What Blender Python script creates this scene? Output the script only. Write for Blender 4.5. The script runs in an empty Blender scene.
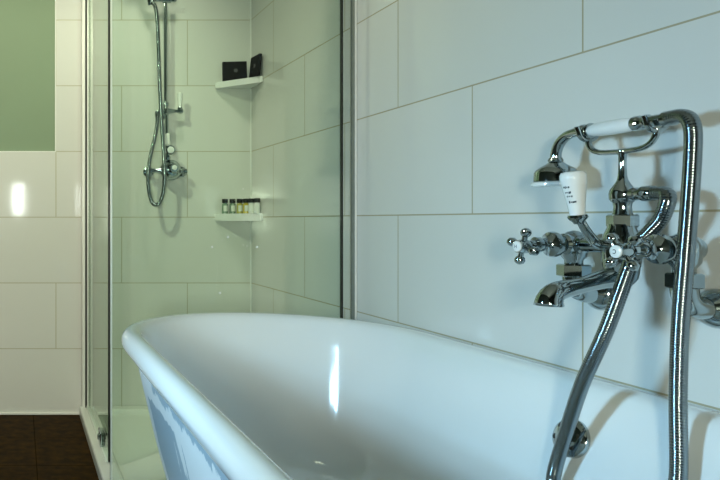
import bpy, bmesh, math, random
from mathutils import Vector, Matrix
PI = math.pi
S = bpy.context.scene
COL = S.collection
random.seed(7)

# ------------------------------------------------------------------ camera
cam_d = bpy.data.cameras.new('camera')
cam = bpy.data.objects.new('camera', cam_d); COL.objects.link(cam)
cam.location = (0, 0, 0.885); cam.rotation_euler = (PI/2, 0, 0)
cam_d.sensor_width = 36; cam_d.lens = 32.75
cam_d.shift_x = 0.4722; cam_d.shift_y = -0.0271
cam_d.clip_start = 0.02
S.camera = cam

# ------------------------------------------------------------------ world, lights, exposure
w = bpy.data.worlds.new('world'); S.world = w; w.use_nodes = True
w.node_tree.nodes['Background'].inputs[0].default_value = (0.55, 0.72, 0.80, 1)
w.node_tree.nodes['Background'].inputs[1].default_value = 0.6
S.view_settings.view_transform = 'Standard'; S.view_settings.look = 'None'
S.view_settings.gamma = 1; S.view_settings.exposure = 0.06
S.view_settings.use_curve_mapping = False

def area(name, loc, direction, sx, sy, col, power):
    d = bpy.data.lights.new(name, 'AREA'); d.shape = 'RECTANGLE'; d.size = sx; d.size_y = sy
    d.color = col; d.energy = power
    o = bpy.data.objects.new(name, d); COL.objects.link(o); o.location = loc
    o.rotation_euler = Vector(direction).to_track_quat('-Z', 'Z').to_euler()
    return o
# daylight through the two windows; the warm lamps further down are added fill
side = area('daylight_side_window', (-0.98, 1.12, 1.10), (1, 0, -0.38), 0.26, 0.40, (0.41, 0.725, 0.98), 15.6)
side.data.spread = math.radians(98)
area('daylight_front_window', (-0.02, -1.47, 1.12), (0, 1, 0), 0.13, 0.34, (0.95, 1.0, 0.95), 5)
def spot(name, loc, aim, half, blend, col, power, r=0.04):
    d = bpy.data.lights.new(name, 'SPOT'); d.spot_size = 2*half; d.spot_blend = blend; d.shadow_soft_size = r
    d.color = col; d.energy = power
    o = bpy.data.objects.new(name, d); COL.objects.link(o); o.location = loc
    o.rotation_euler = (Vector(aim)-Vector(loc)).to_track_quat('-Z', 'Z').to_euler()
    return o
spot('added_wash_back', (-0.35, 1.65, 2.40), (0.05, 2.99, 1.0), math.radians(38), 0.7, (1.0, 0.98, 0.70), 76)  # added warm wash to brighten the back wall
spot('added_wash_right', (-0.15, 1.95, 2.40), (1.05, 1.93, 1.62), math.radians(30), 0.9, (1.0, 0.97, 0.70), 20)  # added warm wash for the upper right wall by the screen
spot('added_fill_shower', (0.55, 2.35, 2.46), (0.60, 2.99, 1.0), math.radians(42), 0.8, (1.0, 0.99, 0.74), 22, 0.10)  # added fill to brighten the shower wall
area('added_fill_front', (-0.57, -1.47, 1.00), (0.10, 1, 0.03), 0.30, 0.50, (1.0, 0.99, 0.78), 58)  # added warm fill from behind the camera, evening out the back wall

# ------------------------------------------------------------------ materials
def mat(name):
    m = bpy.data.materials.new(name); m.use_nodes = True
    nt = m.node_tree
    return m, nt, nt.nodes['Principled BSDF']
def plain(name, col, rough=0.4, metal=0.0, noise=0.0, scale=20, spec=0.5, coat=0.0):
    m, nt, b = mat(name)
    b.inputs['Base Color'].default_value = (*col, 1); b.inputs['Roughness'].default_value = rough
    b.inputs['Metallic'].default_value = metal; b.inputs['Specular IOR Level'].default_value = spec
    b.inputs['Coat Weight'].default_value = coat
    if noise:
        g = nt.nodes.new('ShaderNodeNewGeometry'); n = nt.nodes.new('ShaderNodeTexNoise')
        n.inputs['Scale'].default_value = scale; n.inputs['Detail'].default_value = 5
        mx = nt.nodes.new('ShaderNodeMix'); mx.data_type = 'RGBA'
        mx.inputs[6].default_value = (*[c*(1-noise) for c in col], 1)
        mx.inputs[7].default_value = (*[min(1, c*(1+noise)) for c in col], 1)
        nt.links.new(g.outputs['Position'], n.inputs['Vector'])
        nt.links.new(n.outputs['Fac'], mx.inputs[0]); nt.links.new(mx.outputs[2], b.inputs['Base Color'])
    return m

def tiles(name, ua, u0, v0, va, bw, rh, offset, c1, c2, grout, mortar, rough, bump=0.25, wave=0.02, mottled=0.0, va0=0.0):
    """running-bond tiles laid out on world axes ua (along) and va (up)"""
    m, nt, b = mat(name); L = nt.links.new
    g = nt.nodes.new('ShaderNodeNewGeometry'); s = nt.nodes.new('ShaderNodeSeparateXYZ')
    L(g.outputs['Position'], s.inputs[0])
    def sub(i, k):
        q = nt.nodes.new('ShaderNodeMath'); q.operation = 'SUBTRACT'
        L(s.outputs[i], q.inputs[0]); q.inputs[1].default_value = k; return q
    c = nt.nodes.new('ShaderNodeCombineXYZ')
    L(sub(ua, u0).outputs[0], c.inputs[0]); L(sub(va, v0).outputs[0], c.inputs[1])
    t = nt.nodes.new('ShaderNodeTexBrick')
    t.offset = offset; t.offset_frequency = 2; t.squash = 1
    t.inputs['Scale'].default_value = 1; t.inputs['Mortar Size'].default_value = mortar
    t.inputs['Mortar Smooth'].default_value = 0.15; t.inputs['Bias'].default_value = 0
    t.inputs['Brick Width'].default_value = bw; t.inputs['Row Height'].default_value = rh
    t.inputs['Color1'].default_value = (*c1, 1); t.inputs['Color2'].default_value = (*c2, 1)
    t.inputs['Mortar'].default_value = (*grout, 1)
    L(c.outputs[0], t.inputs['Vector'])
    col = t.outputs['Color']
    n = nt.nodes.new('ShaderNodeTexNoise'); n.inputs['Scale'].default_value = 4 if not mottled else 26
    n.inputs['Detail'].default_value = 2 if not mottled else 8
    L(g.outputs['Position'], n.inputs['Vector'])
    if mottled:
        r = nt.nodes.new('ShaderNodeValToRGB')
        r.color_ramp.elements[0].position = 0.35; r.color_ramp.elements[0].color = (1-mottled,)*3 + (1,)
        r.color_ramp.elements[1].position = 0.7; r.color_ramp.elements[1].color = (1+mottled,)*3 + (1,)
        L(n.outputs['Fac'], r.inputs[0])
        mx = nt.nodes.new('ShaderNodeMix'); mx.data_type = 'RGBA'; mx.blend_type = 'MULTIPLY'
        mx.inputs[0].default_value = 1; L(col, mx.inputs[6]); L(r.outputs[0], mx.inputs[7]); col = mx.outputs[2]
    L(col, b.inputs['Base Color'])
    # grout is rough, the glaze is not
    ro = nt.nodes.new('ShaderNodeMapRange'); ro.inputs[3].default_value = rough; ro.inputs[4].default_value = 0.8
    L(t.outputs['Fac'], ro.inputs[0]); L(ro.outputs[0], b.inputs['Roughness'])
    inv = nt.nodes.new('ShaderNodeMath'); inv.operation = 'SUBTRACT'; inv.inputs[0].default_value = 1
    L(t.outputs['Fac'], inv.inputs[1])
    ad = nt.nodes.new('ShaderNodeMath'); ad.operation = 'MULTIPLY_ADD'; ad.inputs[1].default_value = wave*50
    L(n.outputs['Fac'], ad.inputs[0]); L(inv.outputs[0], ad.inputs[2])
    bp = nt.nodes.new('ShaderNodeBump'); bp.inputs['Strength'].default_value = bump; bp.inputs['Distance'].default_value = 0.002
    L(ad.outputs[0], bp.inputs['Height']); L(bp.outputs[0], b.inputs['Normal'])
    return m

TILE = (0.70, 0.705, 0.68); TILE2 = (0.68, 0.69, 0.66); GROUT = (0.40, 0.36, 0.24)
m_tile_back = tiles('glazed_wall_tile_back', 0, 0.164, 0.0, 2, 0.6, 0.3, 0.5, TILE, TILE2, (0.45, 0.43, 0.32), 0.0020, 0.07)
m_tile_right = tiles('glazed_wall_tile_right', 1, 1.528, 0.0, 2, 0.6, 0.3, 0.5, TILE, TILE2, GROUT, 0.0019, 0.07)
m_floor = tiles('brown_stone_floor_tile', 0, 0.06, -0.034, 1, 0.3, 0.3, 0.0, (0.031, 0.014, 0.0006), (0.027, 0.012, 0.0006), (0.014, 0.007, 0.0004), 0.002, 0.6, mottled=0.5)
m_floor.node_tree.nodes['Principled BSDF'].inputs['Specular IOR Level'].default_value = 0.05
m_paint = plain('olive_wall_paint', (0.215, 0.295, 0.195), 0.7, noise=0.03, scale=6)
m_darkpaint = plain('dark_green_wall_paint', (0.045, 0.06, 0.05), 0.7, noise=0.05, scale=6)
m_ceil = plain('white_ceiling_paint', (0.50, 0.53, 0.50), 0.8, noise=0.02)
m_darkwood = plain('dark_door_paint', (0.03, 0.028, 0.025), 0.5, noise=0.2)
m_white = plain('white_gloss', (0.82, 0.83, 0.80), 0.3, noise=0.02)
m_acrylic = plain('bath_enamel', (0.80, 0.83, 0.83), 0.09, noise=0.015, scale=5, coat=0.5)
m_tray = plain('shower_tray_resin', (0.74, 0.77, 0.74), 0.25, noise=0.03, scale=8)
m_ceramic = plain('white_porcelain', (0.82, 0.84, 0.83), 0.1, noise=0.015, coat=0.5)
m_chrome = plain('chrome', (0.42, 0.48, 0.50), 0.06, 1.0, noise=0.03, scale=8)
m_gasket = plain('grey_gasket', (0.22, 0.24, 0.22), 0.5, noise=0.1)
m_hose = plain('ribbed_hose_metal', (0.25, 0.29, 0.31), 0.16, 1.0, noise=0.03, scale=8)
m_satin = plain('satin_aluminium', (0.72, 0.75, 0.72), 0.28, 1.0, noise=0.03)
m_black = plain('black_rubber', (0.012, 0.014, 0.013), 0.5, noise=0.2)
m_blackbox = plain('black_card', (0.009, 0.009, 0.010), 0.8, noise=0.2, scale=60, spec=0.15)
m_grey = plain('grey_print', (0.16, 0.16, 0.17), 0.5, noise=0.1)
m_ink = plain('dark_ink', (0.03, 0.045, 0.06), 0.5, noise=0.1)
m_edge = plain('glass_edge_green', (0.004, 0.018, 0.012), 0.2, noise=0.2)
m_seal = plain('clear_seal_strip', (0.72, 0.80, 0.74), 0.3, noise=0.03)

def glassmat(name, tint, ior=1.25, rough=0.0):
    m, nt, b = mat(name); nt.nodes.remove(b)
    out = nt.nodes['Material Output']
    t = nt.nodes.new('ShaderNodeBsdfTransparent'); t.inputs[0].default_value = (*tint, 1)
    gl = nt.nodes.new('ShaderNodeBsdfGlossy'); gl.inputs['Roughness'].default_value = rough
    f = nt.nodes.new('ShaderNodeFresnel'); f.inputs[0].default_value = ior
    # the same reflectance on the way in and on the way out of the sheet
    ge = nt.nodes.new('ShaderNodeNewGeometry'); mr = nt.nodes.new('ShaderNodeMapRange')
    mr.inputs[3].default_value = ior; mr.inputs[4].default_value = 1/ior
    nt.links.new(ge.outputs['Backfacing'], mr.inputs[0]); nt.links.new(mr.outputs[0], f.inputs[0])
    mx = nt.nodes.new('ShaderNodeMixShader')
    nt.links.new(f.outputs[0], mx.inputs[0]); nt.links.new(t.outputs[0], mx.inputs[1]); nt.links.new(gl.outputs[0], mx.inputs[2])
    nt.links.new(mx.outputs[0], out.inputs[0])
    return m
m_glass = glassmat('green_tinted_glass', (0.925, 0.975, 0.94))
m_doorglass = glassmat('green_door_glass', (0.86, 0.94, 0.87))
m_clear = glassmat('window_glass', (0.98, 0.99, 0.99))

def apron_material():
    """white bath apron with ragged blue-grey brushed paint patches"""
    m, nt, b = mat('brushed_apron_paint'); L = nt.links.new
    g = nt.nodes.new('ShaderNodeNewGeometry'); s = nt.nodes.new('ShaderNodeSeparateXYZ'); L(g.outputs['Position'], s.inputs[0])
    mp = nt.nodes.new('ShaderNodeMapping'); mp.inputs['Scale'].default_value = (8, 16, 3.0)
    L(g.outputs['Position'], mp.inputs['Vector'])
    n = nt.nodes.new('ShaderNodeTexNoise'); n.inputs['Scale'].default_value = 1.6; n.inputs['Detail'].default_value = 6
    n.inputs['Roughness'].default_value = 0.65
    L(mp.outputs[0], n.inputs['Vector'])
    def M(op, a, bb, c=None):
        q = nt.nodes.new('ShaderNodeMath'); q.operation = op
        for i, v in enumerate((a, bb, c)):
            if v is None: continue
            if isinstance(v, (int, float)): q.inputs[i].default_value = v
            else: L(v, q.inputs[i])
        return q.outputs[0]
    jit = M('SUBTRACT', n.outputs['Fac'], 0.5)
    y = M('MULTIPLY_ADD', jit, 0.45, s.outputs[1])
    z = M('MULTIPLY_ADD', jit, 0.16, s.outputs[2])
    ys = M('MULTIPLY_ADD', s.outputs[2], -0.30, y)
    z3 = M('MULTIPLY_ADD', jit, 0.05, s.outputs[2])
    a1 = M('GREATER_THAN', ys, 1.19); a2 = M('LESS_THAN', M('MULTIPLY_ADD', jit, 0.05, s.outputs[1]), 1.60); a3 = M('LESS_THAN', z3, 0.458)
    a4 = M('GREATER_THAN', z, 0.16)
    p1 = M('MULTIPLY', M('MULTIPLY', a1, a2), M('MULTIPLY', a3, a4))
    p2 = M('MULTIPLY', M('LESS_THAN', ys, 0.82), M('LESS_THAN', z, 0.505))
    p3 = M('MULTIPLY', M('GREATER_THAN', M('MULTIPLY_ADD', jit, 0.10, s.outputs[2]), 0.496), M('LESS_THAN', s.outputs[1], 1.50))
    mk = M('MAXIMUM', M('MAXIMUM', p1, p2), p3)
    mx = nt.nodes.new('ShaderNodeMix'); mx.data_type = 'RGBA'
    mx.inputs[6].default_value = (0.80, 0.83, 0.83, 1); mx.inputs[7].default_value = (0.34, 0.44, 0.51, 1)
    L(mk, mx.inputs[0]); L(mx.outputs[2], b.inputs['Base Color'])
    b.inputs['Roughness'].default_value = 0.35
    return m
m_apron = apron_material()

# ------------------------------------------------------------------ mesh helpers (world coordinates)
def V(*a): return Vector(a)
def add_box(bm, x0, x1, y0, y1, z0, z1, bev=0.0, mi=0, seg=2, M=None):
    vs = [bm.verts.new((x, y, z)) for x in (x0, x1) for y in (y0, y1) for z in (z0, z1)]
    idx = ((0,1,3,2),(4,6,7,5),(0,4,5,1),(2,3,7,6),(0,2,6,4),(1,5,7,3))
    fs = [bm.faces.new([vs[i] for i in f]) for f in idx]
    for f in fs: f.material_index = mi
    if bev:
        es = list({e for f in fs for e in f.edges})
        r = bmesh.ops.bevel(bm, geom=es, offset=bev, segments=seg, profile=0.5, affect='EDGES')
        vs = list({v for f in r['faces'] for v in f.verts} | {v for v in vs if v.is_valid})
        for f in r['faces']: f.material_index = mi
    if M is not None:
        for v in set(vs):
            if v.is_valid: v.co = M @ v.co
    return vs
def frame_of(d):
    d = Vector(d).normalized()
    a = Vector((0,0,1)) if abs(d.z) < 0.9 else Vector((0,1,0))
    u = a.cross(d).normalized(); v = d.cross(u).normalized()
    return d, u, v
def add_lathe(bm, base, axis, prof, n=24, cap=True, rot=0.0, flat=None):
    """prof: (distance along axis, radius)"""
    d, u, v = frame_of(axis); base = Vector(base); rings = []
    for h, r in prof:
        ring = []
        for k in range(n):
            a = 2*PI*k/n + rot
            ring.append(bm.verts.new(base + d*h + u*(r*math.cos(a)) + v*(r*math.sin(a))))
        rings.append(ring)
    for a, b in zip(rings, rings[1:]):
        for k in range(n):
            bm.faces.new((a[k], a[(k+1) % n], b[(k+1) % n], b[k]))
    if cap:
        bm.faces.new(list(reversed(rings[0]))); bm.faces.new(rings[-1])
    return rings
def catmull(pts, step):
    pts = [Vector(p) for p in pts]
    P = [pts[0]*2-pts[1]] + pts + [pts[-1]*2-pts[-2]]
    out = []
    for i in range(1, len(P)-2):
        p0, p1, p2, p3 = P[i-1:i+3]
        n = max(2, int((p2-p1).length/step))
        for k in range(n):
            t = k/n
            out.append(0.5*((2*p1)+(p2-p0)*t+(2*p0-5*p1+4*p2-p3)*t*t+(3*p1-p0-3*p2+p3)*t**3))
    out.append(pts[-1]); return out
def add_tube(bm, pts, rad, n=16, smooth_step=None, cap=True, ridge=None):
    if smooth_step: pts = catmull(pts, smooth_step)
    pts = [Vector(p) for p in pts]
    N = len(pts); rings = []
    t0 = (pts[1]-pts[0]).normalized(); _, u, v = frame_of(t0)
    for i, p in enumerate(pts):
        t = (pts[min(i+1, N-1)]-pts[max(i-1, 0)]).normalized()
        u = (u - t*u.dot(t)).normalized(); v = t.cross(u)
        r = rad(i/(N-1)) if callable(rad) else rad
        if ridge: r += ridge[i % len(ridge)]
        rings.append([bm.verts.new(p+u*(r*math.cos(2*PI*k/n))+v*(r*math.sin(2*PI*k/n))) for k in range(n)])
    for a, b in zip(rings, rings[1:]):
        for k in range(n): bm.faces.new((a[k], a[(k+1) % n], b[(k+1) % n], b[k]))
    if cap:
        bm.faces.new(list(reversed(rings[0]))); bm.faces.new(rings[-1])
def add_ball(bm, c, r, n=16, sc=(1,1,1)):
    bmesh.ops.create_uvsphere(bm, u_segments=n, v_segments=n//2+2, radius=r, matrix=Matrix.Translation(c) @ Matrix.Diagonal((*sc, 1)))
def add_prism(bm, poly, axis, a0, a1, mi=0):
    """polygon in the two other axes pushed along axis"""
    def pt(p, a):
        q = list(p); q.insert(axis, a); return q
    A = [bm.verts.new(pt(p, a0)) for p in poly]; B = [bm.verts.new(pt(p, a1)) for p in poly]
    n = len(poly); fs = [bm.faces.new(A), bm.faces.new(list(reversed(B)))]
    for k in range(n): fs.append(bm.faces.new((A[k], B[k], B[(k+1) % n], A[(k+1) % n])))
    for f in fs: f.material_index = mi
    return fs
def obj(name, bm, mats, parent=None, ang=35, smooth=True):
    bmesh.ops.recalc_face_normals(bm, faces=bm.faces[:])
    root = Vector((0,0,0)); p = parent
    if parent is not None:
        while p is not None: root += p.location; p = p.parent
        for v in bm.verts: v.co -= root
    me = bpy.data.meshes.new(name); bm.to_mesh(me); bm.free()
    for m in (mats if isinstance(mats, (list, tuple)) else [mats]): me.materials.append(m)
    if smooth:
        me.shade_smooth(); me.set_sharp_from_angle(angle=math.radians(ang))
    o = bpy.data.objects.new(name, me); COL.objects.link(o)
    if parent is not None: o.parent = parent
    return o
def tag(o, label, cat, group=None):
    o['label'] = label; o['category'] = cat
    if group: o['group'] = group
    return o
def thing(name, label, cat, loc, group=None):
    o = bpy.data.objects.new(name, None); COL.objects.link(o); o.location = loc; o.empty_display_size = 0.05
    bpy.context.view_layer.update()
    return tag(o, label, cat, group)
def struct(name, bm, mats, parent=None, smooth=False):
    o = obj(name, bm, mats, parent, smooth=smooth)
    if parent is None: o['kind'] = 'structure'
    return o
def NB(): return bmesh.new()

# ------------------------------------------------------------------ the room
XR, YB, XL, YF, ZC = 1.055, 2.99, -0.85, -1.35, 2.5
bm = NB(); add_box(bm, XL-0.15, XR+0.1, YF-0.1, YB+0.12, -0.1, 0.0); struct('floor', bm, m_floor)
bm = NB(); add_box(bm, XL-0.15, XR+0.1, YF-0.1, YB+0.12, ZC, ZC+0.1); struct('ceiling', bm, m_ceil)
bm = NB(); add_box(bm, XR, XR+0.1, YF-0.1, YB+0.12, 0, ZC); struct('wall_right', bm, m_tile_right)
bm = NB()
add_prism(bm, [(XL, 0), (XR, 0), (XR, ZC), (0.164, ZC), (0.164, 1.2), (XL, 1.2)], 1, YB, YB+0.02)
add_box(bm, XL-0.15, XR+0.1, YB+0.012, YB+0.12, 0, ZC, mi=1)
struct('wall_back', bm, [m_tile_back, m_paint])
def wall_with_holes(bm, ax, a0, a1, u0, u1, holes):
    rects, u = [], u0
    for hu0, hu1, hz0, hz1 in holes:
        rects += [(u, hu0, 0, ZC), (hu0, hu1, 0, hz0), (hu0, hu1, hz1, ZC)]; u = hu1
    rects.append((u, u1, 0, ZC))
    for (p0, p1, z0, z1) in rects:
        if ax == 0: add_box(bm, a0, a1, p0, p1, z0, z1)
        else: add_box(bm, p0, p1, a0, a1, z0, z1)
WY0, WY1, WZ0, WZ1 = 0.96, 1.28, 0.87, 1.33
bm = NB(); wall_with_holes(bm, 0, XL-0.1, XL, YF-0.1, YB+0.01, [(WY0, WY1, WZ0, WZ1)]); struct('wall_left', bm, m_darkpaint)
bm = NB(); wall_with_holes(bm, 1, YF-0.1, YF, XL, XR, [(-0.74, -0.40, 0.73, 1.27), (-0.09, 0.05, 0.94, 1.30)]); struct('wall_front', bm, m_darkpaint)
def window(name, ax, a, u0, u1, z0, z1, nu, nz, t=0.03, fw=0.025):
    fr = NB()
    def bx(p0, p1, q0, q1):
        if ax == 0: add_box(fr, a-t, a, p0, p1, q0, q1, 0.003)
        else: add_box(fr, p0, p1, a-t, a, q0, q1, 0.003)
    bx(u0, u0+fw, z0, z1); bx(u1-fw, u1, z0, z1); bx(u0, u1, z0, z0+fw); bx(u0, u1, z1-fw, z1)
    for i in range(1, nu): c = u0+(u1-u0)*i/nu; bx(c-0.008, c+0.008, z0, z1)
    for i in range(1, nz): c = z0+(z1-z0)*i/nz; bx(u0, u1, c-0.008, c+0.008)
    o = struct(name, fr, m_white)
    pb = NB(); c = a-t*0.5
    if ax == 0: add_box(pb, c-0.002, c+0.002, u0+fw*.5, u1-fw*.5, z0+fw*.5, z1-fw*.5)
    else: add_box(pb, u0+fw*.5, u1-fw*.5, c-0.002, c+0.002, z0+fw*.5, z1-fw*.5)
    obj('pane', pb, m_clear, o, smooth=False)
window('window_1', 0, XL-0.04, WY0, WY1, WZ0, WZ1, 2, 3)
window('window_2', 1, YF-0.04, -0.09, 0.05, 0.94, 1.30, 1, 1, fw=0.012)
window('added_fill_window', 1, YF-0.04, -0.74, -0.40, 0.73, 1.27, 2, 2)  # unseen frame added around the warm front fill
bm = NB(); add_box(bm, XL, 0.272, YB-0.008, YB, 0, 0.011, 0.002); struct('trim_1', bm, m_white)
bm = NB(); add_box(bm, 0.160, 0.1645, YB-0.001, YB+0.013, 1.2, ZC); add_box(bm, XL, 0.1645, YB-0.001, YB+0.013, 1.197, 1.2015); struct('trim_2', bm, m_white)
# grey strip of sealant in the corner of the tiled walls
bm = NB(); add_prism(bm, [(XR, YB), (XR-0.005, YB), (XR, YB-0.005)], 2, 0.03, ZC); struct('trim_3', bm, m_white)

# unseen ceiling fixtures added to go with the warm wash spots
for x, y, lab in ((-0.35, 1.65, 'added round white ceiling fill light in front of the olive painted wall'), (-0.15, 1.95, 'added round white ceiling fill light beside the top of the glass screen')):
    t = thing('added_wash_fixture', lab, 'lamp', (x, y, ZC), 'added ceiling fill lights')
    bm = NB(); add_lathe(bm, (x, y, ZC), (0, 0, -1), [(0, .06), (.02, .06), (.025, .05)], 32); obj('base', bm, m_white, t)
    bm = NB(); add_lathe(bm, (x, y, ZC-0.025), (0, 0, -1), [(0, .045), (.012, .042), (.018, .02)], 32); obj('lens', bm, m_ceramic, t)
t = thing('added_shower_fixture', 'small added chrome-rimmed fill light in the ceiling over the shower', 'lamp', (0.55, 2.35, ZC))  # unseen fixture added to go with the shower fill
bm = NB(); add_lathe(bm, (0.55, 2.35, ZC), (0, 0, -1), [(0, .07), (.006, .07), (.012, .055)], 32); obj('base', bm, m_satin, t)
bm = NB(); add_lathe(bm, (0.55, 2.35, ZC-0.0125), (0, 0, -1), [(0, .05), (.002, .045)], 32); obj('lens', bm, m_ceramic, t)

# ------------------------------------------------------------------ shower tray
TX0, TY0 = 0.27, 2.035
t = thing('shower_tray', 'low white shower tray on the floor under the glass enclosure', 'shower tray', (0.66, 2.5, 0))
bm = NB()
def ring(d, z, dd=None):
    return [bm.verts.new(p) for p in ((TX0+d, TY0+d, z), (XR-0.002-(d if d < .02 else d), TY0+d, z), (XR-0.002-d, YB-0.002-d, z), (TX0+d, YB-0.002-d, z))]
rs = [ring(0, 0), ring(0, .034), ring(.003, .039), ring(.008, .041), ring(.058, .041), ring(.066, .038), ring(.078, .022), ring(.10, .018)]
for a, b in zip(rs, rs[1:]):
    for k in range(4): bm.faces.new((a[k], a[(k+1) % 4], b[(k+1) % 4], b[k]))
# floor of the tray falls in four creased planes to the waste
c = bm.verts.new((0.66, 2.52, 0.006))
for k in range(4): bm.faces.new((rs[-1][k], rs[-1][(k+1) % 4], c))
bm.faces.new(list(reversed(rs[0])))
obj('tray_body', bm, m_tray, t, ang=12)
bm = NB(); add_lathe(bm, (0.66, 2.52, 0.007), (0, 0, 1), [(0, .05), (.004, .05), (.007, .044), (.008, .01)], 28); obj('drain_cover', bm, m_chrome, t)

# ------------------------------------------------------------------ shower enclosure
def pane(bm, x0, x1, y0, y1, z0, z1):
    vs = add_box(bm, x0, x1, y0, y1, z0, z1)
    return vs
PT = 2.10
t = thing('shower_screen', 'clear green-tinted fixed glass shower screen between the bath end and shower', 'shower screen', (0.66, 2.065, 0.041))
bm = NB(); add_box(bm, 0.284, 1.0125, 2.061, 2.069, 0.055, PT)
for f in bm.faces: f.material_index = 1 if abs(f.normal.y) < 0.5 else 0
bm.normal_update()
for f in bm.faces: f.material_index = 1 if abs(f.normal.y) < 0.5 else 0
obj('glass_pane', bm, [m_glass, m_edge], t, smooth=False)
bm = NB(); add_box(bm, 1.0115, 1.0155, 2.058, 2.072, 0.05, PT, 0.0006); obj('edge_seal', bm, m_black, t)
bm = NB()
for y in (2.048, 2.074): add_box(bm, 1.0475, XR-0.001, y, y+0.010 if y < 2.06 else y+0.006, 0.041, PT, 0.001)
add_box(bm, 1.050, XR-0.001, 2.058, 2.074, 0.041, PT)
obj('wall_channel', bm, m_white, t)
bm = NB(); add_box(bm, 1.0460, 1.0475, 2.049, 2.074, 0.041, PT, 0.0004); obj('channel_gasket', bm, m_gasket, t)
bm = NB(); add_box(bm, 1.0155, 1.0460, 2.063, 2.067, 0.041, PT); obj('infill_strip', bm, m_clear, t, smooth=False)
bm = NB(); add_box(bm, 0.284, 1.0460, 2.054, 2.076, 0.041, 0.056, 0.002); obj('bottom_rail', bm, m_seal, t)
bm = NB(); add_box(bm, 0.2842, 0.290, 2.0555, 2.0605, 0.045, PT, 0.001); obj('door_seal', bm, m_seal, t)

t = thing('shower_door', 'narrow-looking glass shower side door seen nearly edge-on, pivot clamp at its foot', 'shower door', (0.31, 2.6, 0.041))
bm = NB(); add_box(bm, 0.306, 0.314, 2.275, 2.962, 0.046, PT); bm.normal_update()
for f in bm.faces: f.material_index = 1 if abs(f.normal.x) < 0.5 else 0
obj('glass_pane', bm, [m_doorglass, m_edge], t, smooth=False)
bm = NB(); add_box(bm, 0.3055, 0.3145, 2.2735, 2.2775, 0.046, PT, 0.0006); obj('edge_seal', bm, m_black, t)
bm = NB()
add_box(bm, 0.281, 0.294, 2.955, YB-0.001, 0.041, PT, 0.001); add_box(bm, 0.3025, 0.331, 2.950, YB-0.001, 0.041, PT, 0.001)
add_box(bm, 0.281, 0.331, 2.982, YB-0.001, 0.041, PT)
obj('wall_channel', bm, m_white, t)
bm = NB(); add_box(bm, 0.294, 0.301, 2.956, 2.981, 0.041, PT); obj('channel_gasket', bm, m_black, t)
bm = NB(); add_box(bm, 0.299, 0.321, 2.285, 2.955, 0.0415, 0.0475, 0.002); obj('sill_seal', bm, m_seal, t)
bm = NB(); add_box(bm, 0.296, 0.306, 2.42, 2.49, 0.044, 0.10, 0.004); add_box(bm, 0.314, 0.324, 2.42, 2.49, 0.044, 0.10, 0.004)
add_lathe(bm, (0.297, 2.455, 0.075), (-1, 0, 0), [(0, .012), (.005, .012), (.007, .008)], 16)
obj('pivot_hinge', bm, m_chrome, t)

# water drops left on the glass
bm = NB()
drops = [(228, 237, 3), (212, 247, 3), (243, 245, 1.6), (247, 246, 1.6), (257, 247, 3), (220, 293, 3.2), (243, 189, 2), (233, 186, 1.2), (219, 229, 1.2), (236, 236, 1.4), (222, 240, 1.2), (250, 243, 1.2), (231, 243, 1), (238, 250, 1), (226, 190, 1), (213, 232, 1)]
drops += [(218.5-0.06*(q-252)*0.9, q, 0.9) for q in range(252, 298, 3)]
for px, py, r in drops:
    r *= 0.0011
    add_ball(bm, ((px-20)/655*2.0606, 2.0610-r*0.4, 0.885-(py-220.5)/655*2.0606), r, 8, (1, 0.4, 1.25))
o = obj('water_droplets', bm, m_ceramic); tag(o, 'small pale water droplets on the shower glass below the bottle shelf', 'water drops'); o['kind'] = 'stuff'

# ------------------------------------------------------------------ corner shelves
def corner_shelf(z, label, th=0.027):
    bm = NB(); L1, L2 = 0.165, 0.150
    x, y = XR-0.001, YB-0.001
    out = [(x, y), (x-L1, y), (x-L1, y-0.012)]
    n = 8
    for k in range(1, n):
        a = k/n
        px = x-L1*(1-a) ; py = y-0.012-(L2-0.012)*a
        bul = 0.004*math.sin(PI*a)
        out.append((px-bul*0.7, py-bul*0.7))
    out += [(x-0.010, y-L2), (x, y-L2)]
    fs = add_prism(bm, out, 2, z-th, z)
    bmesh.ops.bevel(bm, geom=list({e for f in fs for e in f.edges}), offset=0.003, segments=2, affect='EDGES')
    return tag(obj('corner_shelf', bm, m_ceramic), label, 'shelf', 'corner shelves in the shower')
ZS1, ZS2 = 1.512, 0.916
corner_shelf(ZS1, 'upper white corner shelf in the shower holding two black boxes')
corner_shelf(ZS2, 'lower white corner shelf in the shower holding a row of small bottles', 0.033)

# ------------------------------------------------------------------ black boxes on the upper shelf
def card_box(loc, rz, tilt, wd, dp, ht, label, lean=0.0):
    t = thing('black_box', label, 'box', loc, 'black boxes on the upper shelf')
    M = Matrix.Translation(loc) @ Matrix.Rotation(rz, 4, 'Z') @ Matrix.Rotation(tilt, 4, 'X') @ Matrix.Rotation(lean, 4, 'Y')
    bm = NB(); add_box(bm, -wd/2, wd/2, -dp, 0, 0, ht, 0.0015, M=M); obj('carton', bm, m_blackbox, t)
    bm = NB(); r = 0.010
    M2 = M @ Matrix.Translation((0.004, -dp-0.0006, ht*0.52))
    for i in range(5):
        a = i*2*PI/5+PI/2
        R = Matrix.Rotation(a, 4, 'Y')
        add_box(bm, -0.0018, 0.0018, 0, 0.0008, 0.003, r, M=M2 @ R)
    obj('emblem', bm, m_grey, t)
card_box((0.972, 2.970, ZS1+0.0035), -0.10, -0.10, 0.106, 0.016, 0.088, 'black box with a faint round emblem, left of the two on upper shelf')
card_box((1.036, 2.880, ZS1+0.002), -PI/2+0.10, -0.10, 0.085, 0.012, 0.095, 'black box leaning against the right wall on the upper shelf, seen edge-on')

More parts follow.
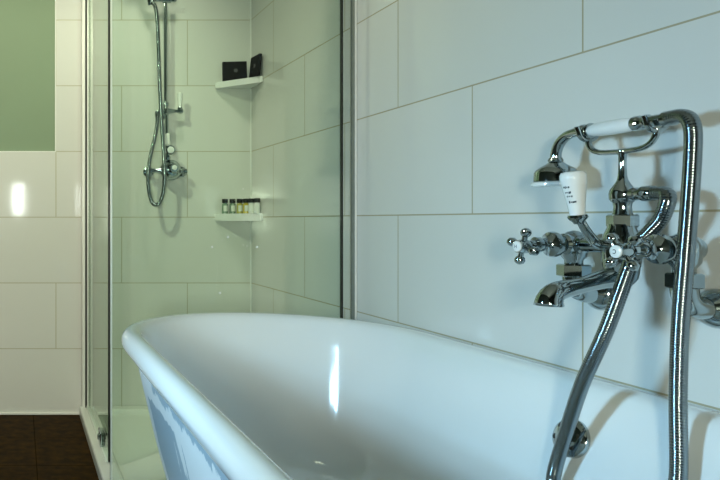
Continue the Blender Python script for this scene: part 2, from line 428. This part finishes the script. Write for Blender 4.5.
# ------------------------------------------------------------------ bottles on the lower shelf
def liquid(name, col): return plain(name, col, 0.12, noise=0.05, coat=0.4)
m_lab = plain('bottle_label', (0.70, 0.74, 0.66), 0.5, noise=0.05)
cols = [((0.20, 0.30, 0.22), 'greenish toiletry bottle with black cap, leftmost in the row'),
        ((0.16, 0.24, 0.17), 'dark green toiletry bottle with black cap, second from left in row'),
        ((0.42, 0.40, 0.10), 'yellowish toiletry bottle with black cap, third from left in row'),
        ((0.50, 0.42, 0.06), 'amber yellow toiletry bottle with black cap, fourth from left in row'),
        ((0.68, 0.72, 0.66), 'white toiletry bottle with black cap, fifth from left in row'),
        ((0.74, 0.76, 0.72), 'white toiletry bottle with black cap, rightmost in the row')]
def bottle_proto(loc, label):
    t = thing('toiletry_bottle', label, 'bottle', loc, 'toiletry bottles on the lower shelf')
    bx, by, bz = loc
    bm = NB(); add_lathe(bm, loc, (0, 0, 1), [(0, .0125), (.001, .0135), (.040, .0135), (.044, .012), (.047, .008), (.050, .008)], 20); b = obj('body', bm, liquid('bottle_liquid', cols[0][0]), t)
    bm = NB(); add_lathe(bm, (bx, by, bz+0.048), (0, 0, 1), [(0, .0125), (.001, .013), (.016, .013), (.018, .0115)], 20); obj('cap', bm, m_black, t)
    bm = NB(); n = 10; lo, hi = [], []
    for k in range(n+1):
        a = -PI/2 - 0.75 + 1.5*k/n
        for z, l in ((.010, lo), (.036, hi)): l.append(bm.verts.new((bx+.0139*math.cos(a), by+.0139*math.sin(a), bz+z)))
    for k in range(n): bm.faces.new((lo[k], lo[k+1], hi[k+1], hi[k]))
    obj('paper_label', bm, m_lab, t)
    return t
spots = [(0.926, 2.958), (0.959, 2.952), (0.990, 2.936), (1.012, 2.913), (1.030, 2.884), (1.036, 2.852)]
spots = [(0.926, 2.960), (0.957, 2.950), (0.984, 2.934), (1.004, 2.911), (1.020, 2.886), (1.036, 2.862)]
proto = None
for i, (x, y) in enumerate(spots):
    if i == 0:
        proto = bottle_proto((x, y, ZS2), cols[0][1])
    else:
        r = proto.copy(); COL.objects.link(r); r.location = (x, y, ZS2); r['label'] = cols[i][1]
        for ch in proto.children:
            c = ch.copy(); COL.objects.link(c); c.parent = r
            if ch.name.startswith('body'):
                c.data = ch.data.copy(); c.data.materials[0] = liquid('bottle_liquid', cols[i][0])

# ------------------------------------------------------------------ wall shower set
def sx(px): return (px-20)*0.00447
def sz(py): return 0.885+(220.5-py)*0.00447
YS = 2.93
t = thing('shower_fitting', 'chrome exposed shower valve with riser rail and white levers on back wall', 'shower', (sx(166), YB, sz(170)))
bm = NB(); add_tube(bm, [(sx(165.5), YS, sz(104)), (sx(165.5), YS, 2.02)], 0.0075); obj('riser_rail', bm, m_chrome, t)
bm = NB()
add_lathe(bm, (sx(165.5), YS, 2.0), (0, 0, 1), [(0, .012), (.03, .012), (.035, .008)])
add_tube(bm, [(sx(165.5), YS, 2.01), (sx(165.5), YB-0.001, 2.01)], 0.008)
add_lathe(bm, (sx(165.5), YB-0.0005, 2.01), (0, -1, 0), [(0, .024), (.006, .024), (.012, .012)])
obj('rail_bracket', bm, m_chrome, t)
bm = NB()
add_lathe(bm, (sx(165.8), YS, sz(106)), (0, 0, 1), [(-.008, .008), (0, .013), (.008, .015), (.016, .013), (.022, .008)])
obj('knuckle', bm, m_chrome, t)
bm = NB()   # diverter tee with stub to wall
add_lathe(bm, (sx(166), YS, sz(115)), (0, 0, 1), [(0, .009), (.006, .014), (.02, .014), (.028, .014), (.036, .009)])
add_lathe(bm, (sx(160), YS, sz(111)), (1, 0, 0), [(0, .009), (.004, .012), (.05, .012), (.056, .009), (.075, .007), (.09, .012), (.10, .011), (.104, .006)])
add_tube(bm, [(sx(166), YS, sz(111)), (sx(166), YB-0.0005, sz(111))], 0.010)
add_lathe(bm, (sx(166), YB-0.0005, sz(111)), (0, -1, 0), [(0, .026), (.006, .026), (.014, .014)])
obj('diverter', bm, m_chrome, t)
def lever(px, py0, py1, r, yy=YS):
    L = sz(py1)-sz(py0)
    bm = NB(); add_lathe(bm, (sx(px), yy, sz(py0)), (0, 0, 1), [(0, r*.62), (L*.1, r*.75), (L*.7, r), (L*.95, r*.95), (L, r*.6)], 16); return bm
obj('lever_handle', lever(180, 107, 92.5, 0.0115), m_ceramic, t)
bm = NB(); add_lathe(bm, (sx(180), YS, sz(110)), (0, 0, 1), [(-.006, .006), (0, .011), (.008, .011), (.014, .008)]); obj('lever_stem', bm, m_chrome, t)
bm = NB()
add_tube(bm, [(sx(166.5), YS, sz(114)), (sx(167), YS, sz(134))], 0.007)
obj('riser_pipe', bm, m_chrome, t)
bm = NB(); add_lathe(bm, (sx(167.5), YS, sz(160)), (0, 0, 1), [(0, .012), (.012, .015), (.02, .010), (.055, .010), (.062, .012)])
obj('lower_union', bm, m_chrome, t)
bm = NB(); add_lathe(bm, (sx(167.5), YS, sz(146)), (0, 0, 1), [(0, .009), (.006, .013), (.05, .011), (.056, .008)], 16); obj('porcelain_sleeve', bm, m_ceramic, t)
bm = NB(); add_lathe(bm, (sx(169.5), YS-0.012, sz(150.5)), (0, -1, 0), [(0, .018), (.004, .021), (.012, .021), (.016, .017)], 24); k = obj('flow_knob', bm, m_chrome, t)
bm = NB(); add_lathe(bm, (sx(169.5), YS-0.0282, sz(150.5)), (0, -1, 0), [(0, .0155), (.003, .014), (.005, .006)], 24); obj('knob_disc', bm, m_ceramic, k)
bm = NB()   # valve body and side unions
add_lathe(bm, (sx(171), YB-0.03, sz(170)), (0, -1, 0), [(0, .03), (.008, .046), (.03, .046), (.036, .040), (.05, .034), (.056, .026)], 32)
add_lathe(bm, (sx(148), YS+0.01, sz(170.5)), (1, 0, 0), [(0, .009), (.004, .016), (.014, .016), (.018, .011), (.045, .010), (.055, .014), (.075, .014), (.10, .02)], 20)
add_lathe(bm, (sx(188), YS+0.01, sz(171.5)), (-1, 0, 0), [(0, .008), (.004, .014), (.014, .014), (.018, .010), (.04, .010), (.05, .016)], 20)
for px in (151, 184.5):
    add_tube(bm, [(sx(px), YS+0.01, sz(171)), (sx(px), YB-0.0005, sz(171))], 0.010)
    add_lathe(bm, (sx(px), YB-0.0005, sz(171)), (0, -1, 0), [(0, .024), (.006, .024), (.014, .012)])
obj('valve_body', bm, m_chrome, t)
bm = NB(); add_lathe(bm, (sx(172), YB-0.086, sz(169)), (0, -1, 0), [(0, .024), (.014, .024), (.02, .018), (.024, .016)], 24); k = obj('temperature_knob', bm, m_chrome, t)
bm = NB(); add_lathe(bm, (sx(172), YB-0.110, sz(168.5)), (0, -1, 0), [(0, .012), (.004, .011), (.006, .005)], 24); obj('knob_disc', bm, m_ceramic, k)
bm = NB(); add_lathe(bm, (sx(157), YS-0.004, sz(117)), (0, 0, 1), [(0, .007), (.004, .011), (.02, .011), (.026, .008)], 16)
add_tube(bm, [(sx(157), YS-0.004, sz(113.5)), (sx(162), YS, sz(111.5))], 0.006)
obj('hose_outlet', bm, m_chrome, t)
bm = NB(); add_lathe(bm, (sx(172), YS-0.004, 1.872), (-1, 0, 0), [(0, .010), (.006, .016), (.04, .016), (.046, .010), (.075, .009), (.085, .017), (.10, .017), (.105, .012)], 20)
add_ball(bm, (sx(174), YS-0.004, 1.872), 0.013, 14)
obj('handset_holder', bm, m_chrome, t)
# handset of the wall shower, parked in its holder at the top of the frame
t2 = thing('shower_handset', 'chrome shower handset parked at the top of the riser rail', 'shower head', (sx(149), YS-0.03, 1.86))
a, b = V(sx(149.5), YS-0.012, 1.845), V(sx(141), YS-0.075, 2.035)
bm = NB(); add_tube(bm, [a, a.lerp(b, .3), a.lerp(b, .6), b, b+V(-.008, -.03, .02)], lambda s: 0.009+0.004*math.sin(PI*s), 14, 0.01); obj('handle', bm, m_chrome, t2)
bm = NB(); add_lathe(bm, b+V(-.008, -.03, .02), (0, -0.8, -0.6), [(-.012, .012), (0, .03), (.012, .048), (.02, .048), (.022, .044)], 28); obj('rose', bm, m_chrome, t2)

def hose(bm, pts, r, pitch=0.0036, n=14, depth=0.0008):
    add_tube(bm, pts, r, n, pitch/4, True, (0, -depth*.5, -depth, -depth*.5))
bm = NB()
pp = [(149.5, -1), (151.5, 3), (154.5, 10), (156.3, 25), (157.6, 50), (159, 90), (160.3, 125), (161.5, 160), (161.6, 180), (160, 195), (156.5, 203.5), (152.5, 205), (149, 200), (146.6, 187), (146.6, 172), (149.5, 155), (154, 138), (156.6, 125), (157, 116.5)]
yy = [2.917, 2.91, 2.905, 2.905, 2.91, 2.91, 2.90, 2.88, 2.872, 2.872, 2.875, 2.88, 2.884, 2.888, 2.892, 2.90, 2.91, 2.918, 2.924]
hose(bm, [(sx(px), y, sz(py)) for (px, py), y in zip(pp, yy)], 0.0088, 0.006, 14, 0.0007)
tag(obj('shower_hose', bm, m_hose, ang=180), 'thin chrome shower hose looping below the valve on the back wall', 'hose')

# ------------------------------------------------------------------ bath
XC, HW = 0.652, 0.395
BY0, BY1 = 0.33, 2.03
bt = thing('roll_top_bath', 'white roll-top bath with blue-grey brushed side standing along the tiled wall', 'bath', (XC, 1.18, 0))
def outline(d, dend, n=28):
    """stadium inset by d at the sides and dend at the round ends"""
    a = HW-d; y0, y1 = BY0+dend, BY1-dend
    b = HW - d*0.5 - dend*0.5
    pts = []
    ns = 22
    for k in range(ns): pts.append((XC+a, (y0+b)+(y1-b-y0-b)*k/ns))
    for k in range(n): q = PI*k/n; pts.append((XC+a*math.cos(q), y1-b+b*math.sin(q)))
    for k in range(ns): pts.append((XC-a, (y1-b)-(y1-b-y0-b)*k/ns))
    for k in range(n): q = PI+PI*k/n; pts.append((XC+a*math.cos(q), y0+b+b*math.sin(q)))
    return pts
def sweep(bm, prof, capstart=False, capend=False):
    rings = []
    for d, e, z in prof: rings.append([bm.verts.new((x, y, z)) for x, y in outline(d, e)])
    for a, b in zip(rings, rings[1:]):
        n = len(a)
        for k in range(n): bm.faces.new((a[k], a[(k+1) % n], b[(k+1) % n], b[k]))
    if capstart: bm.faces.new(list(reversed(rings[0])))
    if capend: bm.faces.new(rings[-1])
ext = [(.172, 0), (.170, .012), (.155, .07), (.138, .14), (.118, .21), (.098, .28), (.080, .35), (.066, .41), (.054, .46), (.045, .50), (.040, .53), (.040, .552)]
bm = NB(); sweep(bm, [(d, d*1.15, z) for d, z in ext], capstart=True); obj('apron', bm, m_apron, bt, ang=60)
inn = [(.040, .552), (.024, .550), (.011, .553), (.003, .562), (0, .575), (.003, .590), (.012, .600), (.024, .604), (.036, .603), (.046, .598), (.053, .589), (.058, .576), (.064, .555), (.0705, .525), (.079, .49), (.0915, .44), (.106, .385), (.121, .335), (.138, .292), (.162, .254), (.198, .226), (.245, .210), (.30, .202), (.335, .200)]
bm = NB(); sweep(bm, [(d, d if d < .056 else .056+(d-.056)*1.45, z) for d, z in inn], capend=True); obj('basin', bm, m_acrylic, bt, ang=75)
# overflow plate on the wall-side inner face
oc = V(0.9685, 1.150, 0.503); on = V(-0.95, 0, 0.29).normalized()
bm = NB(); add_lathe(bm, oc-on*0.006, on, [(0, .034), (.010, .034), (.014, .031), (.017, .024), (.0185, .012)], 36); ov = obj('overflow_plate', bm, m_chrome, bt)
dd, uu, vv = frame_of(on)
bm = NB()
for k in range(6):
    a = k*PI/3+0.3; add_lathe(bm, oc+on*0.0102+(uu*math.cos(a)+vv*math.sin(a))*0.0215, on, [(0, .0048), (.0012, .0048)], 12)
add_lathe(bm, oc+on*0.0122, on, [(0, .006), (.001, .0055)], 12)
obj('overflow_holes', bm, m_black, ov)

# ------------------------------------------------------------------ bath mixer
XT, ZB, ZW = 1.004, 0.842, 0.752
YH, YN, YM = 1.188, 0.990, 1.085      # far valve, near valve, middle
mx = thing('bath_mixer_tap', 'chrome wall-mounted bath mixer tap with cross handles and handset cradle', 'tap', (XR, YM, ZW))
for y in (YH, YN):
    bm = NB(); add_lathe(bm, (XR-0.0005, y, ZW), (-1, 0, 0), [(0, .030), (.004, .030), (.010, .027), (.016, .021), (.020, .017)], 32); obj('wall_flange', bm, m_chrome, mx)
    bm = NB(); add_tube(bm, [(XR-0.015, y, ZW), (XT+0.026, y, ZW), (XT+0.012, y, ZW+0.004), (XT+0.003, y, ZW+0.014), (XT, y, ZW+0.028), (XT, y, ZW+0.045)], 0.0165, 20, 0.005); obj('elbow', bm, m_chrome, mx)
    bm = NB(); add_lathe(bm, (XT, y, 0.783), (0, 0, 1), [(0, .021), (.002, .0245), (.021, .0245), (.023, .021)], 6, rot=0.3 if y == YH else 0.79); obj('union_nut', bm, m_chrome, mx, ang=20)
    bm = NB(); add_lathe(bm, (XT, y, 0.803), (0, 0, 1), [(0, .0135), (.010, .0135), (.018, .019), (.030, .0205), (.046, .0205), (.056, .016), (.062, .009), (.064, .002)], 24)
    add_lathe(bm, (XT+0.022, y, ZB), (-1, 0, 0), [(0, .010), (.004, .017), (.010, .0195), (.040, .0195), (.044, .016)], 24)
    obj('valve_body', bm, m_chrome, mx)
    bm = NB(); add_lathe(bm, (XT-0.030, y, ZB), (-1, 0, -0.03), [(0, .015), (.003, .022), (.008, .0235), (.013, .022), (.017, .016), (.022, .0125), (.028, .0115), (.032, .014), (.040, .014), (.044, .009), (.052, .008)], 28); obj('bonnet', bm, m_chrome, mx)
    hx = V(XT-(0.092 if y == YH else 0.093), y, ZB-0.004)
    h = NB()
    add_lathe(h, hx+V(.016, 0, 0), (-1, 0, 0), [(0, .007), (.005, .011), (.012, .013), (.022, .0125), (.026, .0115)], 24)
    a0 = 0.28 if y == YH else 0.85
    for k in range(4):
        a = a0+k*PI/2; dv = V(0, math.cos(a), math.sin(a))
        add_lathe(h, hx, dv, [(.006, .0052), (.014, .0042), (.019, .0045), (.021, .0070), (.026, .0085), (.031, .0072), (.034, .003)], 14)
    ho = obj('cross_handle', h, m_chrome, mx)
    bm = NB(); add_lathe(bm, hx+V(-.0098, 0, 0), (-1, 0, 0), [(0, .0098), (.0018, .0096), (.003, .007), (.0034, .002)], 24); do = obj('handle_disc', bm, m_ceramic, ho)
    bm = NB()
    if y == YN:   # the dark letter on the near disc: a short C
        add_tube(bm, [hx+V(-.0131, .0026*math.cos(a), .0030*math.sin(a)) for a in [0.7+k*(2*PI-1.4)/10 for k in range(11)]], 0.0006, 6)
    else:
        for s in (-1, 1): add_tube(bm, [hx+V(-.0131, .002*s, -.003), hx+V(-.0131, .002*s, .003)], 0.0005, 6)
        add_tube(bm, [hx+V(-.0131, -.002, 0), hx+V(-.0131, .002, 0)], 0.0005, 6)
    obj('letter', bm, m_ink, do)
bm = NB()   # horizontal bar between the valves
add_lathe(bm, (XT, YN+0.015, ZB), (0, 1, 0), [(0, .0125), (.012, .0125), (.014, .0165), (.022, .0165), (.024, .0125), (.060, .0125), (.145, .0125), (.160, .0125), (.162, .0165), (.170, .0165), (.172, .0125), (.180, .0125)], 24)
obj('cross_bar', bm, m_chrome, mx)
bm = NB()   # middle body
add_lathe(bm, (XT-0.008, YM, 0.775), (0, 0, 1), [(0, .008), (.006, .016), (.014, .021), (.035, .024), (.055, .026), (.075, .0255), (.085, .0235), (.098, .0185), (.104, .0175)], 32)
obj('middle_body', bm, m_chrome, mx)
# spout
bm = NB()
sp = [(0.992, YM, 0.793), (0.968, YM, 0.788), (0.943, YM, 0.781), (0.920, YM, 0.775), (0.900, YM, 0.771), (0.885, YM, 0.765), (0.877, YM, 0.754), (0.876, YM, 0.744)]
def spr(s): return 0.0175-0.0045*min(1, s/0.45) if s < 0.5 else 0.013+0.0075*((s-0.5)/0.5)**1.4
add_tube(bm, sp, spr, 24, 0.006, cap=False)
sp_o = obj('spout', bm, m_chrome, mx)
mod = sp_o.modifiers.new('wall', 'SOLIDIFY'); mod.thickness = 0.002; mod.offset = -1
bm = NB(); add_lathe(bm, (0.8765, YM, 0.750), (0, 0, 1), [(0, .0165), (.002, .0165)], 20); obj('aerator', bm, m_black, sp_o)
# column
XK = XT-0.006
bm = NB(); add_lathe(bm, (XK, YM, 0.874), (0, 0, 1), [(0, .018), (.002, .0205), (.019, .0205), (.021, .018)], 6, rot=0.25); obj('column_nut', bm, m_chrome, mx, ang=20)
bm = NB()
add_lathe(bm, (XK, YM, 0.893), (0, 0, 1), [(0, .014), (.006, .0125), (.014, .0115), (.021, .0125), (.024, .0155), (.028, .0172), (.036, .0178), (.042, .0165), (.050, .0118), (.058, .0075), (.066, .0058), (.085, .0052), (.100, .0055), (.104, .0075), (.107, .0075)], 28)
obj('column', bm, m_chrome, mx)
bm = NB(); add_lathe(bm, (XK, YM-0.010, 0.928), (0, -1, 0), [(0, .0085), (.008, .0085), (.010, .0105), (.016, .0105), (.018, .0085), (.026, .0085), (.028, .0125), (.042, .0125), (.045, .011)], 20); obj('hose_port', bm, m_chrome, mx)
# cradle
bm = NB()
ZH, XH = 1.042, XT-0.006
add_tube(bm, [(XK, 1.1505, 1.030), (XK, 1.150, 1.022), (XK, 1.145, 1.011), (XK, 1.134, 1.004), (XK, 1.115, 1.0005), (XK, 1.085, 0.9995), (XK, 1.058, 1.0005), (XK, 1.043, 1.004), (XK, 1.033, 1.011), (XK, 1.0275, 1.021), (XK, 1.027, 1.030)], 0.0046, 14, 0.004)
for y in (1.1505, 1.027):    # forked rests under the handset
    arc = [(XH+0.0165*math.cos(a), y, ZH+0.0165*math.sin(a)) for a in [PI*(1.04+0.92*k/10)-0.0 for k in range(11)]]
    arc = [(arc[0][0]-0.004, y, arc[0][2]+0.010)] + arc + [(arc[-1][0]+0.004, y, arc[-1][2]+0.010)]
    add_tube(bm, arc, 0.0040, 12, 0.003)
obj('handset_cradle', bm, m_chrome, mx)
# diverter lever with porcelain grip
bm = NB()
add_tube(bm, [(XT-0.025, YM+0.006, 0.846), (0.965, YM+0.004, 0.845), (0.951, YM, 0.851), (0.938, YM, 0.868), (0.929, YM, 0.884)], lambda s: 0.0085-0.0025*s, 16, 0.004)
LB = V(0.9245, YM, 0.8855); LA = V(-0.12, 0, 1).normalized()
add_lathe(bm, LB, LA, [(-.006, .006), (-.002, .008), (.001, .0115), (.005, .0140), (.009, .0125)], 24)
lv = obj('diverter_lever', bm, m_chrome, mx)
LP = [(.008, .0098), (.012, .0104), (.03, .0124), (.050, .0152), (.062, .0170), (.070, .0177), (.076, .0172), (.080, .0150), (.0815, .010)]
bm = NB(); add_lathe(bm, LB, LA, LP, 32); gr = obj('porcelain_grip', bm, m_ceramic, lv, ang=80)
# three short lines of small dark print on the grip
ld, lu, lw = frame_of(LA)
def rad_at(h):
    for (h0, r0), (h1, r1) in zip(LP, LP[1:]):
        if h0 <= h <= h1: return r0+(r1-r0)*(h-h0)/(h1-h0)
    return LP[-1][1]
ang0 = math.atan2(V(-0.80, -0.6, 0).dot(lw), V(-0.80, -0.6, 0).dot(lu))
def pr(ang, h):
    r = rad_at(h)+0.0003
    return LB + LA*h + (lu*math.cos(ang)+lw*math.sin(ang))*r
bm = NB()
def ink(a0, a1, h0, h1, tilt=0.0):
    n = max(2, int(abs(a1-a0)/0.08)); lo, hi = [], []
    for k in range(n+1):
        a = a0+(a1-a0)*k/n; dh = tilt*(k/n)
        lo.append(bm.verts.new(pr(ang0+a, h0+dh))); hi.append(bm.verts.new(pr(ang0+a, h1+dh)))
    for k in range(n): bm.faces.new((lo[k], lo[k+1], hi[k+1], hi[k]))
sgn = 1
for (h, marks) in ((.056, [(-.75, -.60, .003), (-.55, -.47, .004), (-.42, -.32, .0025), (-.28, -.15, .003)]),
                   (.047, [(-.70, -.52, .002), (-.46, -.38, .002), (-.33, -.10, .0035)]),
                   (.0405, [(-.62, -.50, .0028), (-.45, -.40, .002), (-.36, -.22, .0018), (-.15, -.02, .0028)]),
                   (.031, [(-.52, -.36, .004), (-.30, -.18, .002), (-.14, .28, .0028)])):
    for a, b, t_ in marks: ink(a, b, h-t_/2, h+t_/2, 0.0008)
obj('printed_lettering', bm, m_ink, gr, smooth=False)

# ------------------------------------------------------------------ hand shower lying in the cradle
hs = thing('hand_shower', 'chrome hand shower with white porcelain handle resting on the bath mixer cradle', 'hand shower', (XH, 1.10, ZH))
bm = NB(); add_lathe(bm, (XH, 1.062, ZH), (0, 1, 0), [(0, .0085), (.003, .0105), (.025, .0122), (.05, .0124), (.072, .0112), (.083, .0095), (.085, .008)], 28); obj('handle', bm, m_ceramic, hs, ang=80)
bm = NB()   # rear collar and hose nut
add_lathe(bm, (XH, 1.064, ZH), (0, -1, 0), [(0, .0095), (.002, .012), (.010, .012), (.012, .0095), (.018, .009), (.020, .0115), (.024, .0115), (.026, .0092), (.050, .0092), (.052, .012), (.064, .012), (.066, .0105)], 24)
obj('hose_nut', bm, m_chrome, hs)
bm = NB()   # front collar and curved neck
add_lathe(bm, (XH, 1.143, ZH), (0, 1, 0), [(0, .0105), (.002, .0135), (.005, .0105), (.011, .0095), (.014, .0130), (.018, .0130), (.020, .009)], 24)
add_tube(bm, [(XH, 1.158, ZH), (XH, 1.176, ZH+0.001), (XH, 1.196, ZH-0.003), (XH, 1.211, ZH-0.014), (XH, 1.219, ZH-0.030), (XH, 1.2205, ZH-0.047)], 0.0085, 18, 0.004)
obj('neck', bm, m_chrome, hs)
bm = NB(); add_lathe(bm, (XH, 1.2205, ZH-0.040), (0, 0, -1), [(0, .0095), (.005, .0120), (.008, .0105), (.012, .015), (.018, .0245), (.023, .0300), (.028, .0325), (.044, .0335), (.046, .031)], 36); rs = obj('rose', bm, m_chrome, hs)
bm = NB(); add_lathe(bm, (XH, 1.2205, ZH-0.0855), (0, 0, -1), [(0, .035), (.002, .0370), (.006, .0370), (.008, .035), (.009, .02)], 36); obj('rose_plate', bm, m_ceramic, rs)

bm = NB()
hp = [(0.993, 1.001, 1.042), (0.992, 0.985, 1.0425), (0.989, 0.969, 1.036), (0.986, 0.960, 1.018), (0.984, 0.958, 0.985), (0.977, 0.955, 0.92), (0.971, 0.955, 0.842), (0.970, 0.9627, 0.724), (0.966, 0.9616, 0.622), (0.953, 0.9486, 0.509),
      (0.944, 0.955, 0.46), (0.925, 0.975, 0.40), (0.905, 1.01, 0.36), (0.900, 1.06, 0.350), (0.914, 1.11, 0.375), (0.926, 1.133, 0.415), (0.930, 1.141, 0.443), (0.935, 1.120, 0.527), (0.932, 1.085, 0.6165), (0.937, 1.047, 0.710), (0.955, 1.029, 0.806), (0.970, 1.030, 0.845), (0.981, 1.028, 0.860),
      (0.991, 1.015, 0.884), (0.990, 1.003, 0.908), (0.993, 1.004, 0.921), (0.997, 1.013, 0.927), (0.998, 1.032, 0.928)]
hose(bm, hp, 0.0105, 0.0040, 18, 0.00060)
tag(obj('bath_shower_hose', bm, m_hose, ang=180), 'thick chrome ribbed hose hanging from the hand shower into the bath', 'hose')
